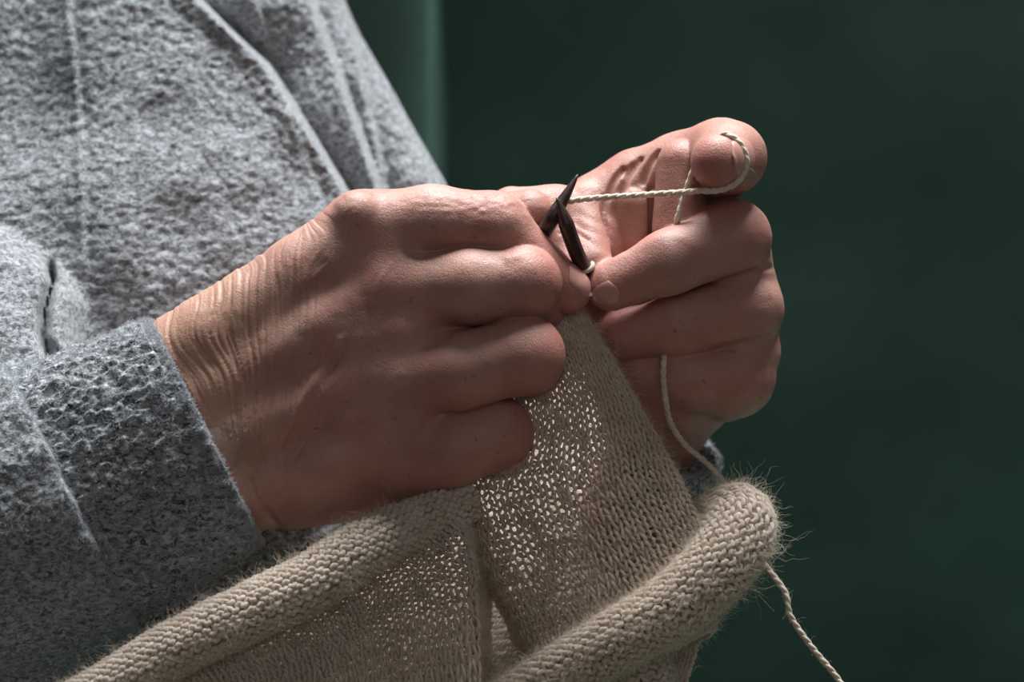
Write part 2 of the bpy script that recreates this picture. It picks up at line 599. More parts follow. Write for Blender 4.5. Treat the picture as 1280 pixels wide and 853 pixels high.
def cuff_right():
    ax = np.array([-0.894, 0.447, 0.10]); ax /= np.linalg.norm(ax)
    upv = np.array([-0.447, -0.894, 0.0])
    c0 = np.array([257, 541, 66.0])
    # outer skin from seam to opening, then turned inside
    dist = [205, 150, 100, 50, 12, 2, -2, 2, 14, 60, 120]
    hw = [176, 173, 169, 163, 158, 156, 152, 147, 145, 144, 146]
    hd = [128, 126, 122, 116, 111, 109, 105, 100, 98, 97, 100]
    cs = [c0 + ax * q for q in dist]
    nseg, nring = 190, 560
    ring, a = sleeve_surface(cs, [upv] * len(dist), hw, hd, nseg, nring)
    R = ring.reshape(-1, 3)
    nrm = unit(R - np.repeat(crom(np.array(cs), np.linspace(0, len(cs) - 1, nseg)), nring, 0))
    lon = np.repeat(np.linspace(0, 1, nseg), nring)
    # lumpy looped face: cells stretched along the sleeve
    q = np.stack([(R @ ax) / 14, (R @ upv) / 9, R[:, 2] / 9], 1)
    lump = 0.6 * noise(q, 11) + 0.5 * noise(q * 1.9, 12)
    big = fbm(R / 90, 15, 2)
    outer = (lon < 0.56)
    disp = np.where(outer, 7.5 * lump, 1.5 * lump) + 5 * big * (lon < 0.4)
    R = R + nrm * disp[:, None]
    g = grid_quads(nseg, nring)
    i = np.arange(nseg - 1) * nring
    wrapq = np.stack([i + nring - 1, i + nring + nring - 1, i + nring, i], 1)
    o = mesh('cuff', P(R), np.concatenate([g, wrapq]), M_CUFF, sweater)
    o['label'] = 'looped grey cuff around the near wrist'
    # fibres
    rng = np.random.default_rng(5)
    sel = rng.choice(np.where((lon < 0.60) & (nrm[:, 2] < 0.45))[0], 22000)
    pw = P(R[sel]); nw = unit(P(R[sel] + nrm[sel] * 4) - pw)
    tang = unit(P(R[sel] + ax * 4) - pw)
    side = rng.choice([-1, 1], len(sel))[:, None]
    fuzz('fuzz', pw, unit(nw * 0.6 + tang * side * 0.6), rng.uniform(0.0007, 0.0020, len(sel)), M_SFUZZ, sweater, 5, 1.5, 0.00009, 3, 0.5)
    return o


cuff_right()


def sleeve_right():
    ax = np.array([-0.894, 0.447, 0.10]); ax /= np.linalg.norm(ax)
    upv = np.array([-0.447, -0.894, 0.0])
    c0 = np.array([257, 541, 66.0])
    dist = [184, 186, 194, 225, 300, 420, 560]
    hw = [168, 180, 189, 192, 196, 204, 215]
    hd = [122, 134, 143, 148, 152, 158, 168]
    cs = [c0 + ax * q for q in dist]
    nseg, nring = 150, 460
    ring, a = sleeve_surface(cs, [upv] * len(dist), hw, hd, nseg, nring)
    R = ring.reshape(-1, 3)
    nrm = unit(R - np.repeat(crom(np.array(cs), np.linspace(0, len(cs) - 1, nseg)), nring, 0))
    q = np.stack([(R @ ax) / 11, (R @ upv) / 8, R[:, 2] / 8], 1)
    aa = np.tile(a, nseg)
    lon = np.repeat(np.linspace(0, 1, nseg), nring)
    gath = np.sin(aa * 17 + 3 * noise(R / 60, 6)) * 3.5 * sstep(0.75, 0.2, lon)
    R = R + nrm * (3.2 * (0.6 * noise(q, 21) + 0.5 * noise(q * 2, 22)) + 9 * fbm(R / 110, 25, 2) * sstep(0.3, 0.8, lon) + gath)[:, None]
    g = grid_quads(nseg, nring)
    i = np.arange(nseg - 1) * nring
    wrapq = np.stack([i + nring - 1, i + nring + nring - 1, i + nring, i], 1)
    mesh('sleeve', P(R), np.concatenate([g, wrapq]), M_SWEATER, sweater)
    rng = np.random.default_rng(6)
    sel = rng.choice(np.where(nrm[:, 2] < 0.45)[0], 14000)
    pw = P(R[sel]); nw = unit(P(R[sel] + nrm[sel] * 4) - pw)
    fuzz('fuzz', pw, nw, rng.uniform(0.0007, 0.002, len(sel)), M_SFUZZ, sweater, 5, 1.2, 0.00006, 4, 0.9)


sleeve_right()


def sleeve_left():
    # far sleeve, its wide cuff opening below the far hand
    dist = [-6, 0, 4, 40, 110, 260, 420]
    ax = np.array([-0.25, 0.85, 0.46]); ax /= np.linalg.norm(ax)
    side = np.array([0.95, 0.30, 0.0]); side /= np.linalg.norm(side)
    fr = unit(np.cross(ax, side))
    c0 = np.array([840, 566, 215.0])
    prof = [(60, 48, 56), (20, 53, 62), (0, 54, 63), (-5, 57, 66), (-2, 60, 69), (10, 62, 71), (60, 66, 76), (130, 72, 84), (280, 86, 96), (460, 96, 108)]
    nring = 220
    k = np.linspace(0, len(prof) - 1, 150)
    pr = crom(np.array(prof, float), k)
    a = np.arange(nring) / nring * 2 * np.pi
    R = c0 + ax * pr[:, None, 0:1] + np.cos(a)[None, :, None] * side * pr[:, None, 1:2] + np.sin(a)[None, :, None] * fr * pr[:, None, 2:3]
    nr = unit(np.cos(a)[None, :, None] * side + np.sin(a)[None, :, None] * fr + 0 * R).reshape(-1, 3)
    R = R.reshape(-1, 3)
    R = R + nr * (3.5 * noise(R / 8, 41) + 5 * fbm(R / 60, 42, 2))[:, None]
    g = grid_quads(150, nring)
    i = np.arange(149) * nring
    wrapq = np.stack([i + nring - 1, i + nring + nring - 1, i + nring, i], 1)
    o = mesh('cuff', P(R), np.concatenate([g, wrapq]), M_CUFF, sweater)
    o['label'] = 'cuff of the far sleeve under the yarn hand'
    rng = np.random.default_rng(8)
    sel = rng.choice(len(R) // 2, 5000)
    pw = P(R[sel]); nw = unit(P(R[sel] + nr[sel] * 4) - pw)
    fuzz('fuzz', pw, nw, rng.uniform(0.0007, 0.002, len(sel)), M_SFUZZ, sweater, 5, 1.2, 0.00006, 9, 0.9)


sleeve_left()


# ---- hands: signed distance fields
class Field:
    def __init__(self, lo, hi, h):
        self.h = h
        self.lo = np.array(lo, np.float32)
        self.n = np.ceil((np.array(hi) - np.array(lo)) / h).astype(int) + 1
        self.ax = [self.lo[k] + np.arange(self.n[k], dtype=np.float32) * h for k in range(3)]

    def big(self):
        return np.full(self.n, 60.0, np.float32)

    def capsule(self, a, b, r1, r2, margin=16.0, squash=None):
        a = np.asarray(a, np.float32); b = np.asarray(b, np.float32)
        rr = max(r1, r2) + margin
        out = self.big()
        sl = []
        for k in range(3):
            i0 = int(np.clip((min(a[k], b[k]) - rr - self.lo[k]) / self.h, 0, self.n[k]))
            i1 = int(np.clip((max(a[k], b[k]) + rr - self.lo[k]) / self.h + 1, 0, self.n[k]))
            sl.append(slice(i0, i1))
        x = (self.ax[0][sl[0]] - a[0])[:, None, None]
        y = (self.ax[1][sl[1]] - a[1])[None, :, None]
        z = (self.ax[2][sl[2]] - a[2])[None, None, :]
        d = b - a
        l2 = float(d @ d) + 1e-9
        t = np.clip((x * d[0] + y * d[1] + z * d[2]) / l2, 0, 1)
        dist = np.sqrt((x - t * d[0]) ** 2 + (y - t * d[1]) ** 2 + (z - t * d[2]) ** 2) - (r1 + (r2 - r1) * t)
        out[sl[0], sl[1], sl[2]] = dist
        return out


def smin(a, b, k):
    h = np.maximum(k - np.abs(a - b), 0) / k
    return np.minimum(a, b) - h * h * h * k / 6


def smax(a, b, k):
    return -smin(-a, -b, k)


def px2mm(p):
    """(x,y,z,r) px -> centre mm, radius mm"""
    c = C([p[:3]])[0]
    return c, p[3] * S_MM * (D0 + p[2] * S_MM) / D0


def chain(F, pts, k=2.4):
    d = None
    for p, q in zip(pts[:-1], pts[1:]):
        a, r1 = px2mm(p); b, r2 = px2mm(q)
        c = F.capsule(a, b, r1, r2)
        d = c if d is None else smin(d, c, k)
    return d


def surface_nets(vol, lo, h):
    s = vol < 0
    nx, ny, nz = vol.shape
    cnt = np.zeros((nx - 1, ny - 1, nz - 1), np.int8)
    for dx in (0, 1):
        for dy in (0, 1):
            for dz in (0, 1):
                cnt += s[dx:nx - 1 + dx, dy:ny - 1 + dy, dz:nz - 1 + dz]
    idx = np.argwhere((cnt > 0) & (cnt < 8))
    vid = np.full(cnt.shape, -1, np.int32)
    vid[tuple(idx.T)] = np.arange(len(idx))
    acc = np.zeros((len(idx), 3)); num = np.zeros(len(idx))
    cor = [(dx, dy, dz) for dx in (0, 1) for dy in (0, 1) for dz in (0, 1)]
    val = {c: vol[idx[:, 0] + c[0], idx[:, 1] + c[1], idx[:, 2] + c[2]].astype(float) for c in cor}
    for c in cor:
        for k in range(3):
            if c[k] == 0:
                e = list(c); e[k] = 1; e = tuple(e)
                a, b = val[c], val[e]
                m = (a < 0) != (b < 0)
                t = np.where(m, a / np.where(m, a - b, 1), 0)
                pos = np.tile(np.array(c, float), (len(idx), 1)); pos[:, k] = t
                acc += pos * m[:, None]; num += m
    v = lo + (idx + acc / num[:, None]) * h
    quads = []
    for k in range(3):
        u, w = (k + 1) % 3, (k + 2) % 3
        sl0 = [slice(1, -1)] * 3; sl1 = [slice(1, -1)] * 3
        sl0[k] = slice(0, -1); sl1[k] = slice(1, None)
        a = s[tuple(sl0)]; b = s[tuple(sl1)]
        e = np.argwhere(a != b)
        inside = a[tuple(e.T)]
        base = e.copy(); base[:, u] += 1; base[:, w] += 1
        def cell(du, dw):
            q = base.copy(); q[:, u] -= du; q[:, w] -= dw
            return vid[q[:, 0], q[:, 1], q[:, 2]]
        Q = np.stack([cell(1, 1), cell(0, 1), cell(0, 0), cell(1, 0)], 1)
        Q = np.where(inside[:, None], Q, Q[:, ::-1])
        quads.append(Q)
    q = np.concatenate(quads)
    q = q[(q >= 0).all(1)]
    return v, q


def vnormals(v, q):
    n = np.cross(v[q[:, 2]] - v[q[:, 0]], v[q[:, 3]] - v[q[:, 1]])
    out = np.zeros_like(v)
    for k in range(4):
        for c in range(3):
            out[:, c] += np.bincount(q[:, k], n[:, c], len(v))
    return unit(out)


def front_z(F, d, x, y):
    zs = np.arange(-40, 300, 1.0)
    c = C(np.stack([np.full_like(zs, x), np.full_like(zs, y), zs], 1))
    i = np.clip(np.round((c - F.lo) / F.h).astype(int), 0, F.n - 1)
    m = np.where(d[i[:, 0], i[:, 1], i[:, 2]] < 0)[0]
    return zs[m[0]] if len(m) else 150.0


def groove(F, d, pts, r, k=1.2):
    c = np.array([C([p])[0] for p in pts])
    i0 = np.clip(np.floor((c.min(0) - 6 - F.lo) / F.h).astype(int), 0, F.n - 2)
    i1 = np.clip(np.ceil((c.max(0) + 6 - F.lo) / F.h).astype(int), 1, F.n - 1)
    G = Field(F.lo + i0 * F.h, F.lo + i1 * F.h, F.h)
    G.n = i1 - i0 + 1
    G.ax = [F.ax[m][i0[m]:i1[m] + 1] for m in range(3)]
    cut = chain(G, [(*p, r) for p in pts], 0.5)
    sl = tuple(slice(i0[m], i1[m] + 1) for m in range(3))
    d = d.copy()
    d[sl] = smax(d[sl], -cut, k)
    return d


VOX = 0.45


def right_hand():
    F = Field(C([[95, 715, 250]])[0] - np.array([0, 0, 0]), C([[770, 205, -60]])[0], VOX)
    ch = lambda *p, k=2.4: chain(F, p, k)
    palm = None
    for part in [
        ch((120, 520, 74, 66), (268, 427, 64, 60), (380, 345, 62, 52), (452, 288, 60, 46)),
        ch((130, 560, 60, 66), (285, 482, 56, 58), (400, 410, 50, 50), (482, 362, 50, 47)),
        ch((150, 610, 60, 66), (302, 540, 56, 58), (400, 490, 50, 50), (486, 458, 52, 46)),
        ch((190, 690, 74, 60), (318, 602, 66, 56), (420, 570, 62, 52), (500, 557, 68, 46)),
        ch((360, 602, 100, 60), (450, 592, 108, 58), (525, 573, 108, 54)),
        ch((300, 500, 110, 58), (420, 400, 125, 60), (470, 350, 130, 48)),
        ch((380, 520, 125, 60), (500, 480, 128, 50)),
        ch((440, 330, 60, 47), (490, 322, 58, 47), (545, 318, 74, 34)),
        ch((440, 425, 52, 49), (505, 412, 50, 49), (560, 412, 72, 36)),
        ch((440, 520, 58, 50), (505, 520, 60, 48), (562, 520, 84, 34)),
    ]:
        palm = part if palm is None else smin(palm, part, 6.5)
    fingers = [
        (ch((452, 286, 60, 46), (540, 277, 50, 44.5), (618, 284, 46, 43), k=4) , ch((618, 284, 46, 43), (672, 335, 56, 35), (710, 363, 62, 29), k=4)),
        (ch((484, 362, 56, 48), (590, 357, 27, 47), (654, 354, 26, 46), k=5), ch((654, 354, 26, 46), (672, 374, 88, 38), (640, 395, 145, 30), k=5)),
        (ch((480, 474, 54, 47), (575, 464, 30, 47), (656, 444, 24, 48.5), k=5), ch((656, 444, 24, 48.5), (664, 456, 90, 40), (628, 470, 145, 32), k=5)),
        (ch((500, 576, 76, 47), (568, 560, 58, 46), (621, 541, 60, 44), k=5), ch((621, 541, 60, 44), (622, 562, 120, 36), (590, 560, 170, 30), k=5)),
        (ch((330, 470, 130, 52), (440, 365, 150, 46), (560, 296, 118, 38), k=4), ch((560, 296, 118, 38), (610, 278, 96, 35), (662, 268, 82, 32), k=4)),
    ]
    hand = palm
    for i, (a, b) in enumerate(fingers):
        f = smin(a, b, 3.5)
        pf = smin(palm, f, 6.5 if i < 4 else 4)
        hand = smin(hand, pf, 0.3)
    for p, r in [((446, 268, 30), 30)]:
        c = F.capsule(C([p])[0], C([p])[0] + 0.01, r * S_MM, r * S_MM)
        hand = smin(hand, c, 4.0)
    v, q = surface_nets(hand, F.lo, VOX)
    # wrinkles
    p = Cinv(v)
    n = vnormals(v, q)
    X, Y, Z = p.T
    th = np.arctan2(X - 338, 720 - Y)
    rad = np.hypot(X - 338, 720 - Y)
    nz = noise(np.stack([X / 45, Y / 60, Z / 60], 1), 4)
    nz2 = noise(np.stack([X / 14, Y / 40, Z / 40], 1), 9)
    thw = th + 0.05 * nz
    w1 = noise(np.stack([thw * 56, rad / 110, Z / 200], 1), 61)
    w2 = noise(np.stack([thw * 100, rad / 70, Z / 150], 1), 62)
    wv = -np.exp(-(w1 / 0.22) ** 2) - 0.45 * np.exp(-(w2 / 0.25) ** 2) + 0.35
    msk = sstep(470, 280, X + 0.15 * (Y - 500)) * sstep(60, 150, rad) * (Z < 130) * sstep(-0.9, 0.9, nz + 0.55)
    amp = 0.42 * msk
    # oblique ripples in the middle of the hand back
    ph2 = ((X - 380) * 0.86 + (Y - 500) * 0.45) / 17 * 2 * np.pi + 3 * nz
    rip = 0.4 - np.exp(-(noise(np.stack([((X - 380) * 0.86 + (Y - 500) * 0.45) / 11, (-(X - 380) * 0.45 + (Y - 500) * 0.86) / 60, Z / 90], 1), 71) / 0.25) ** 2)
    msk2 = np.exp(-((X - 365) / 45) ** 2 - ((Y - 520) / 75) ** 2) * (Z < 60)
    # knuckle creases on the index
    kn = np.exp(-((X - 590) / 75) ** 2 - ((Y - 252) / 24) ** 2) * (Z < 70)
    kw = noise(np.stack([X / 9, Y / 5.5, Z / 6], 1), 14)
    kn2 = np.exp(-((X - 640) / 40) ** 2 - ((Y - 325) / 26) ** 2) * (Z < 40) + np.exp(-((X - 648) / 28) ** 2 - ((Y - 268) / 18) ** 2) * (Z < 40)
    kw2 = noise(np.stack([X / 12, Y / 16, Z / 10], 1), 24)
    fine = noise(np.stack([X / 10, Y / 10, Z / 10], 1), 34)
    disp = amp * wv + 0.30 * msk2 * rip + 0.22 * kn * kw + 0.25 * kn2 * kw2 + 0.05 * fine
    front = n[:, 2] > -0.1
    # tendons and veins stand out, folds cut in: (points, width px, height mm)
    for pts, wd, ht in [([(470, 345), (420, 385), (340, 440)], 18, 0.3), ([(470, 440), (410, 470), (365, 520)], 12, 0.25),
                        ([(425, 425), (400, 462), (378, 498), (345, 560)], 6, 0.55), ([(432, 430), (410, 468), (390, 500)], 4.5, -0.5),
                        ([(415, 330), (370, 360), (330, 420)], 9, 0.35), ([(500, 470), (450, 520), (400, 548)], 11, 0.4),
                        ([(488, 330), (474, 352), (462, 385)], 2.6, 0.12), ([(480, 330), (466, 354), (456, 388)], 2.6, -0.12),
                        
                        ([(318, 598), (330, 636), (352, 664)], 4, -0.9)]:
        d = np.min([seg_dist(X, Y, p0, p1) for p0, p1 in zip(pts[:-1], pts[1:])], axis=0)
        disp = disp + ht * np.exp(-(d / wd) ** 2) * front
    v = v + n * disp[:, None]
    red = 0.25 + 0.5 * sstep(600, 720, X) + 0.25 * sstep(480, 640, Y) * sstep(350, 450, X) + 0.2 * nz
    red = red * sstep(230, 420, X)
    tan = sstep(400, 250, X) * 0.5
    return v, q, np.clip(red, 0, 0.8), np.clip(tan, 0, 1)


def left_hand():
    F = Field(C([[590, 800, 420]])[0], C([[1000, 130, -40]])[0], VOX)
    ch = lambda *p, k=2.4: chain(F, p, k)
    palm = None
    for part in [
        ch((770, 640, 240, 44), (818, 545, 222, 47), (805, 400, 205, 50), (800, 240, 188, 50)),
        ch((820, 545, 222, 46), (840, 420, 210, 48), (852, 300, 195, 44)),
        ch((822, 545, 222, 46), (860, 460, 212, 46), (872, 385, 202, 43)),
        ch((825, 545, 215, 44), (870, 500, 200, 42), (888, 465, 205, 40)),
        ch((822, 510, 178, 36), (845, 500, 170, 40), (870, 490, 175, 36)),
        ch((800, 520, 200, 46), (770, 420, 180, 50), (752, 320, 172, 46)),
    ]:
        palm = part if palm is None else smin(palm, part, 6.0)
    web = ch((800, 240, 188, 50), (750, 262, 180, 46))
    palm = smin(palm, web, 5)
    fingers = [
        # index: goes right, then bends towards the viewer
        (ch((800, 240, 188, 50), (852, 217, 168, 49), (902, 199, 132, 49), k=6), ch((902, 199, 132, 49), (912, 197, 84, 43), (899, 202, 30, 36), k=6), 4.5),
        (ch((852, 300, 195, 44), (916, 298, 104, 46), k=4), ch((916, 298, 104, 46), (836, 328, 74, 38), (764, 358, 72, 31), k=6), 4),
        (ch((872, 385, 202, 43), (930, 386, 128, 47), k=4), ch((930, 386, 128, 47), (850, 408, 116, 39), (776, 420, 126, 31), k=6), 4),
        (ch((888, 465, 205, 42), (917, 471, 148, 50), k=4), ch((917, 471, 148, 50), (860, 470, 134, 42), (802, 470, 142, 33), k=6), 4),
        (ch((770, 380, 178, 48), (744, 302, 168, 46), k=5), ch((744, 302, 168, 46), (694, 272, 152, 38), (640, 264, 142, 31), k=6), 5),
    ]
    hand = palm
    for a, b, k in fingers:
        f = smin(a, b, 4.5)
        hand = smin(hand, smin(palm, f, k), 1.0)
    back = ch((918, 292, 122, 43), (929, 386, 146, 45), (916, 470, 164, 46), k=8)
    hand = smin(hand, back, 1.8)
    hand = smin(hand, ch((930, 440, 152, 46), (906, 492, 172, 36), k=6), 2.5)
    # fleshy pads on the palm side of the index
    def on(p, r, up):
        # ball of radius r standing up px proud of the skin
        return (p[0], p[1], front_z(F, base, *p) + r - up, r)
    base = hand
    hand = smin(hand, ch((730, 250, 150, 22), (738, 330, 96, 28)), 3.0)
    hand = smin(hand, ch((704, 264, 140, 20), (712, 335, 94, 26)), 3.0)
    hand = smin(hand, ch(on((792, 256), 27, 12), on((789, 300), 29, 14)), 0.8)
    hand = smin(hand, ch((853, 206, 122, 32), (848, 288, 112, 33)), 0.9)
    base = hand
    for pts, r in [([(822, 192), (811, 208), (804, 228)], 4.5), ([(800, 200), (788, 217), (777, 240)], 4.5), ([(778, 212), (767, 228), (760, 247)], 4), ([(790, 207), (783, 220)], 3), ([(757, 250), (755, 275), (762, 300)], 5), ([(814, 236), (813, 262), (814, 292)], 4.5)]:
        L = resample(np.array([(*p, 0) for p in pts]), 9)
        zz = np.array([front_z(F, base, x, y) for x, y, _ in L])
        zz = np.polyval(np.polyfit(np.arange(9), zz, 1), np.arange(9))
        hand = groove(F, hand, [(x, y, z + 1.5) for (x, y, _), z in zip(L, zz)], r, 1.6)
    v, q = surface_nets(hand, F.lo, VOX)
    p = Cinv(v); n = vnormals(v, q)
    X, Y, Z = p.T
    fine = noise(np.stack([X / 9, Y / 9, Z / 9], 1), 54)
    lines = np.sin((X * 0.5 - Y * 0.86) / 7 * 2 * np.pi / 2 + 2 * noise(p / 30, 55)) * np.exp(-((X - 735) / 30) ** 2 - ((Y - 285) / 22) ** 2)
    disp = 0.06 * fine + 0.10 * lines
    front = n[:, 2] > -0.1
    for pts, wd, ht in [([(735, 300), (720, 290), (700, 292)], 2.5, -0.3),
                        ([(962, 335), (944, 339), (905, 351)], 4, -0.7), ([(962, 420), (935, 428), (900, 434)], 4, -0.7)]:
        d = np.min([seg_dist(X, Y, p0, p1) for p0, p1 in zip(pts[:-1], pts[1:])], axis=0)
        disp = disp + ht * np.exp(-(d / wd) ** 2) * front
    v = v + n * disp[:, None]
    red = 0.35 + 0.35 * np.exp(-((X - 900) / 40) ** 2 - ((Y - 205) / 40) ** 2) * (Z < 80) + 0.3 * sstep(860, 760, X) * (Y > 320)
    red = red + 0.2 * noise(p / 40, 56)
    return v, q, np.clip(red, 0, 0.85), np.zeros(len(v))


def hidden_body():
    """arms and trunk under the sweater, joining both hands"""
    F = Field(C([[-700, 1500, 1100]])[0], C([[900, -700, -60]])[0], 7.0)
    ch = lambda *p: chain(F, p, 20)
    d = ch((300, 545, 60, 66), (60, 650, 80, 84), (-330, 800, 200, 110), (-330, 300, 600, 120), (-250, -150, 700, 130))
    d = smin(d, ch((835, 545, 222, 36), (790, 700, 260, 52), (600, 1000, 520, 75), (330, 600, 760, 110)), 12)
    d = smin(d, ch((-150, -150, 700, 190), (30, 300, 620, 190), (130, 760, 600, 190)), 20)
    return surface_nets(d, F.lo, 7.0)


def build_body():
    vs, qs, rs, ts, off = [], [], [], [], 0
    for v, q, r, t in (right_hand(), left_hand()):
        vs.append(v); qs.append(q + off); rs.append(r); ts.append(t); off += len(v)
    hv, hq = hidden_body()
    vs.append(hv); qs.append(hq + off); rs.append(np.zeros(len(hv))); ts.append(np.zeros(len(hv)))
    o = mesh('body', W(np.concatenate(vs)), np.concatenate(qs), M_SKIN, person)
    o['label'] = 'two bare hands with wrinkled wrist skin'
    attr(o, 'red', np.concatenate(rs)); attr(o, 'tan', np.concatenate(ts))
    return o


body = build_body()
print('body', round(time.time() - T0, 1), len(body.data.vertices))


def nail(a, b, r0, r1, dorsal, t0, t1, spread, tip_out, label, hug=0.6):
    """plate on a finger from axis point a to b (px+z), dorsal px direction"""
    A = C([a])[0]; B = C([b])[0]
    ax = unit(B - A)
    dv = np.array([dorsal[0], -dorsal[1], -dorsal[2]], float)
    dv = unit(dv - ax * (dv @ ax))
    sd = np.cross(ax, dv)
    nu, nv = 25, 29
    u = np.linspace(-1, 1, nu); t = np.linspace(0, 1, nv)
    U, V = np.meshgrid(u, t, indexing='ij')
    # rounded outline
    wid = np.where(V < 0.25, np.sqrt(np.clip(1 - ((0.25 - V) / 0.25) ** 2 * 0.75, 0, 1)), 1.0)
    end = 1 - 0.22 * U ** 2
    base = 0.12 * U ** 2
    Vv = base + (end - base) * V
    ang = U * wid * spread
    L = np.linalg.norm(B - A)
    pos_t = (t0 + (t1 - t0) * Vv) * L
    rad = (r0 + (r1 - r0) * np.clip(pos_t / L, 0, 1)) * S_MM
    dip = np.clip(pos_t - L, 0, None)
    rad2 = np.where(dip > 0, np.sqrt(np.clip((r1 * S_MM) ** 2 - dip ** 2, (hug * r1 * S_MM) ** 2, None)), rad) + tip_out
    pos = A + ax * pos_t[..., None] + (np.cos(ang) * rad2)[..., None] * dv + (np.sin(ang) * rad2)[..., None] * sd
    edge = np.maximum(np.abs(U) ** 6, 0)
    nn = unit(np.cos(ang)[..., None] * dv + np.sin(ang)[..., None] * sd)
    pos = pos - nn * (edge * 0.35)[..., None]
    top = pos.reshape(-1, 3); bot = (pos - nn * 0.7).reshape(-1, 3)
    g = grid_quads(nu, nv)
    m = nu * nv
    rim = np.concatenate([np.arange(nv), np.arange(1, nu) * nv + nv - 1, (nu - 1) * nv + np.arange(nv - 2, -1, -1), np.arange(nu - 2, 0, -1) * nv])
    rq = np.stack([rim, np.roll(rim, -1), np.roll(rim, -1) + m, rim + m], 1)
    o = mesh('fingernail', W(np.concatenate([top, bot])), np.concatenate([g, g[:, ::-1] + m, rq]), M_NAIL, body)
    o['label'] = label
    return o


nail((672, 335, 56), (710, 363, 62), 35, 29, (0.7, -0.45, -0.55), 0.6, 1.6, 0.7, 0.5, 'pale nail of the near index finger')
nail((836, 328, 74), (764, 358, 72), 38, 31, (-0.1, 0.35, -1), 0.95, 1.36, 0.6, 0.35, 'pale nail pressed against the near index tip')
nail((912, 197, 84), (899, 202, 30), 43, 36, (1, -0.15, -0.4), 0.45, 1.5, 0.75, 0.5, 'nail edge of the raised yarn finger', 0.72)


# ---------------------------------------------------------------- knitting
knit = empty('knitting', P([[600, 853, 40]])[0], 'cream wool knitting in progress with rolled stitched hems', 'knitting')


def knit_loops(S, nu, nv, purl, r, a=0.20, h=0.80, d=0.24, steps=12, sides=6, seed=0, jit=0.10):
    """S(u,v) -> px points; loops over nu stitches x nv rows. returns verts(world), quads, centres(world), normals"""
    t = np.arange(nu * steps + 1) / steps
    rng = np.random.default_rng(seed)
    U0 = np.tile(t, (nv, 1))
    V0 = np.tile(np.arange(nv)[:, None] + 0.5, (1, len(t)))
    wob = noise(np.stack([U0.ravel() * 0.9, V0.ravel() * 1.3, 0 * U0.ravel()], 1), seed + 3).reshape(U0.shape)
    wob2 = noise(np.stack([U0.ravel() * 0.7, V0.ravel() * 1.1, 0 * U0.ravel() + 9], 1), seed + 4).reshape(U0.shape)
    U = U0 + a * np.sin(4 * np.pi * U0) + jit * wob * 2
    V = V0 - (h + 0.12 * wob2) * np.cos(2 * np.pi * U0) + jit * 2 * wob2
    zz = d * np.cos(4 * np.pi * U0) * (-1 if purl else 1) + 0.10 * wob
    e = 0.05
    def ev(u, v):
        return C(S(np.clip(u, 0, nu).ravel(), np.clip(v, 0, nv).ravel()))
    p = ev(U, V)
    Uc, Vc = np.clip(U, e, nu - e), np.clip(V, e, nv - e)
    du = ev(Uc + e, Vc) - ev(Uc - e, Vc); dv = ev(Uc, Vc + e) - ev(Uc, Vc - e)
    pitch = np.linalg.norm(du, axis=1) / (2 * e)
    n = unit(np.cross(du, dv))
    # overshoot past the last rows
    over = (V.ravel() - np.clip(V.ravel(), 0, nv))[:, None]
    p = p + over * dv / (2 * e)
    c = p + n * (zz.ravel() * np.clip(pitch, 1.6, 3.4))[:, None]
    cw = W(c); nw = unit(W(c - n) - cw)
    rr = r * (1 + 0.14 * wob2) * S_MM / 1000
    v, q = tube_mesh(cw.reshape(nv, -1, 3), nw.reshape(nv, -1, 3), rr, sides)
    return v, q, cw, nw


def grid_surface(rows, nu, nv):
    """rows: list of control polylines (k,3) -> S(u,v)"""
    G = np.asarray(rows, float)
    m, k, _ = G.shape
    fu, fv = 200, 80
    tmp = np.stack([resample(G[i], fu) for i in range(m)])
    full = crom(tmp.reshape(m, -1), np.linspace(0, m - 1, fv)).reshape(fv, fu, 3)

    def S(u, v):
        x = np.clip(u / nu, 0, 1) * (fu - 1); y = np.clip(v / nv, 0, 1) * (fv - 1)
        i = np.clip(np.floor(x).astype(int), 0, fu - 2); j = np.clip(np.floor(y).astype(int), 0, fv - 2)
        fx = (x - i)[:, None]; fy = (y - j)[:, None]
        return (full[j, i] * (1 - fx) + full[j, i + 1] * fx) * (1 - fy) + (full[j + 1, i] * (1 - fx) + full[j + 1, i + 1] * fx) * fy
    return S


def roll_surface(line, nu, nv, turns, a0, shrink):
    """line (k,4) px + radius; tube wound turns times"""
    L = resample(line, 400)
    tg = unit(np.gradient(L[:, :3], axis=0))
    ref = np.array([0, 0, -1.0])
    sd = unit(np.cross(tg, ref)); fr = np.cross(sd, tg)

    def S(u, v):
        x = np.clip(u / nu, 0, 1) * 399
        g = lambda A: np.stack([np.interp(x, np.arange(400), A[:, k]) for k in range(A.shape[1])], 1)
        c = g(L); s_, f_ = unit(g(sd)), unit(g(fr))
        w = np.clip(v / nv, 0, 1)
        ang = a0 + w * turns * 2 * np.pi
        r = c[:, 3] * (1 - shrink * w)
        return c[:, :3] + (np.cos(ang) * r)[:, None] * f_ + (np.sin(ang) * r)[:, None] * s_
    return S


knit_pts = []


def knit_part(name, S, nu, nv, purl, r=2.7, seed=0, label=None, fz=1.0, **kw):
    v, q, c, n = knit_loops(S, nu, nv, purl, r, seed=seed, **kw)
    o = mesh(name, v, q, M_WOOL, knit)
    o['kind'] = 'stuff'
    if label: o['label'] = label
    knit_pts.append((c, n, fz))
    return o


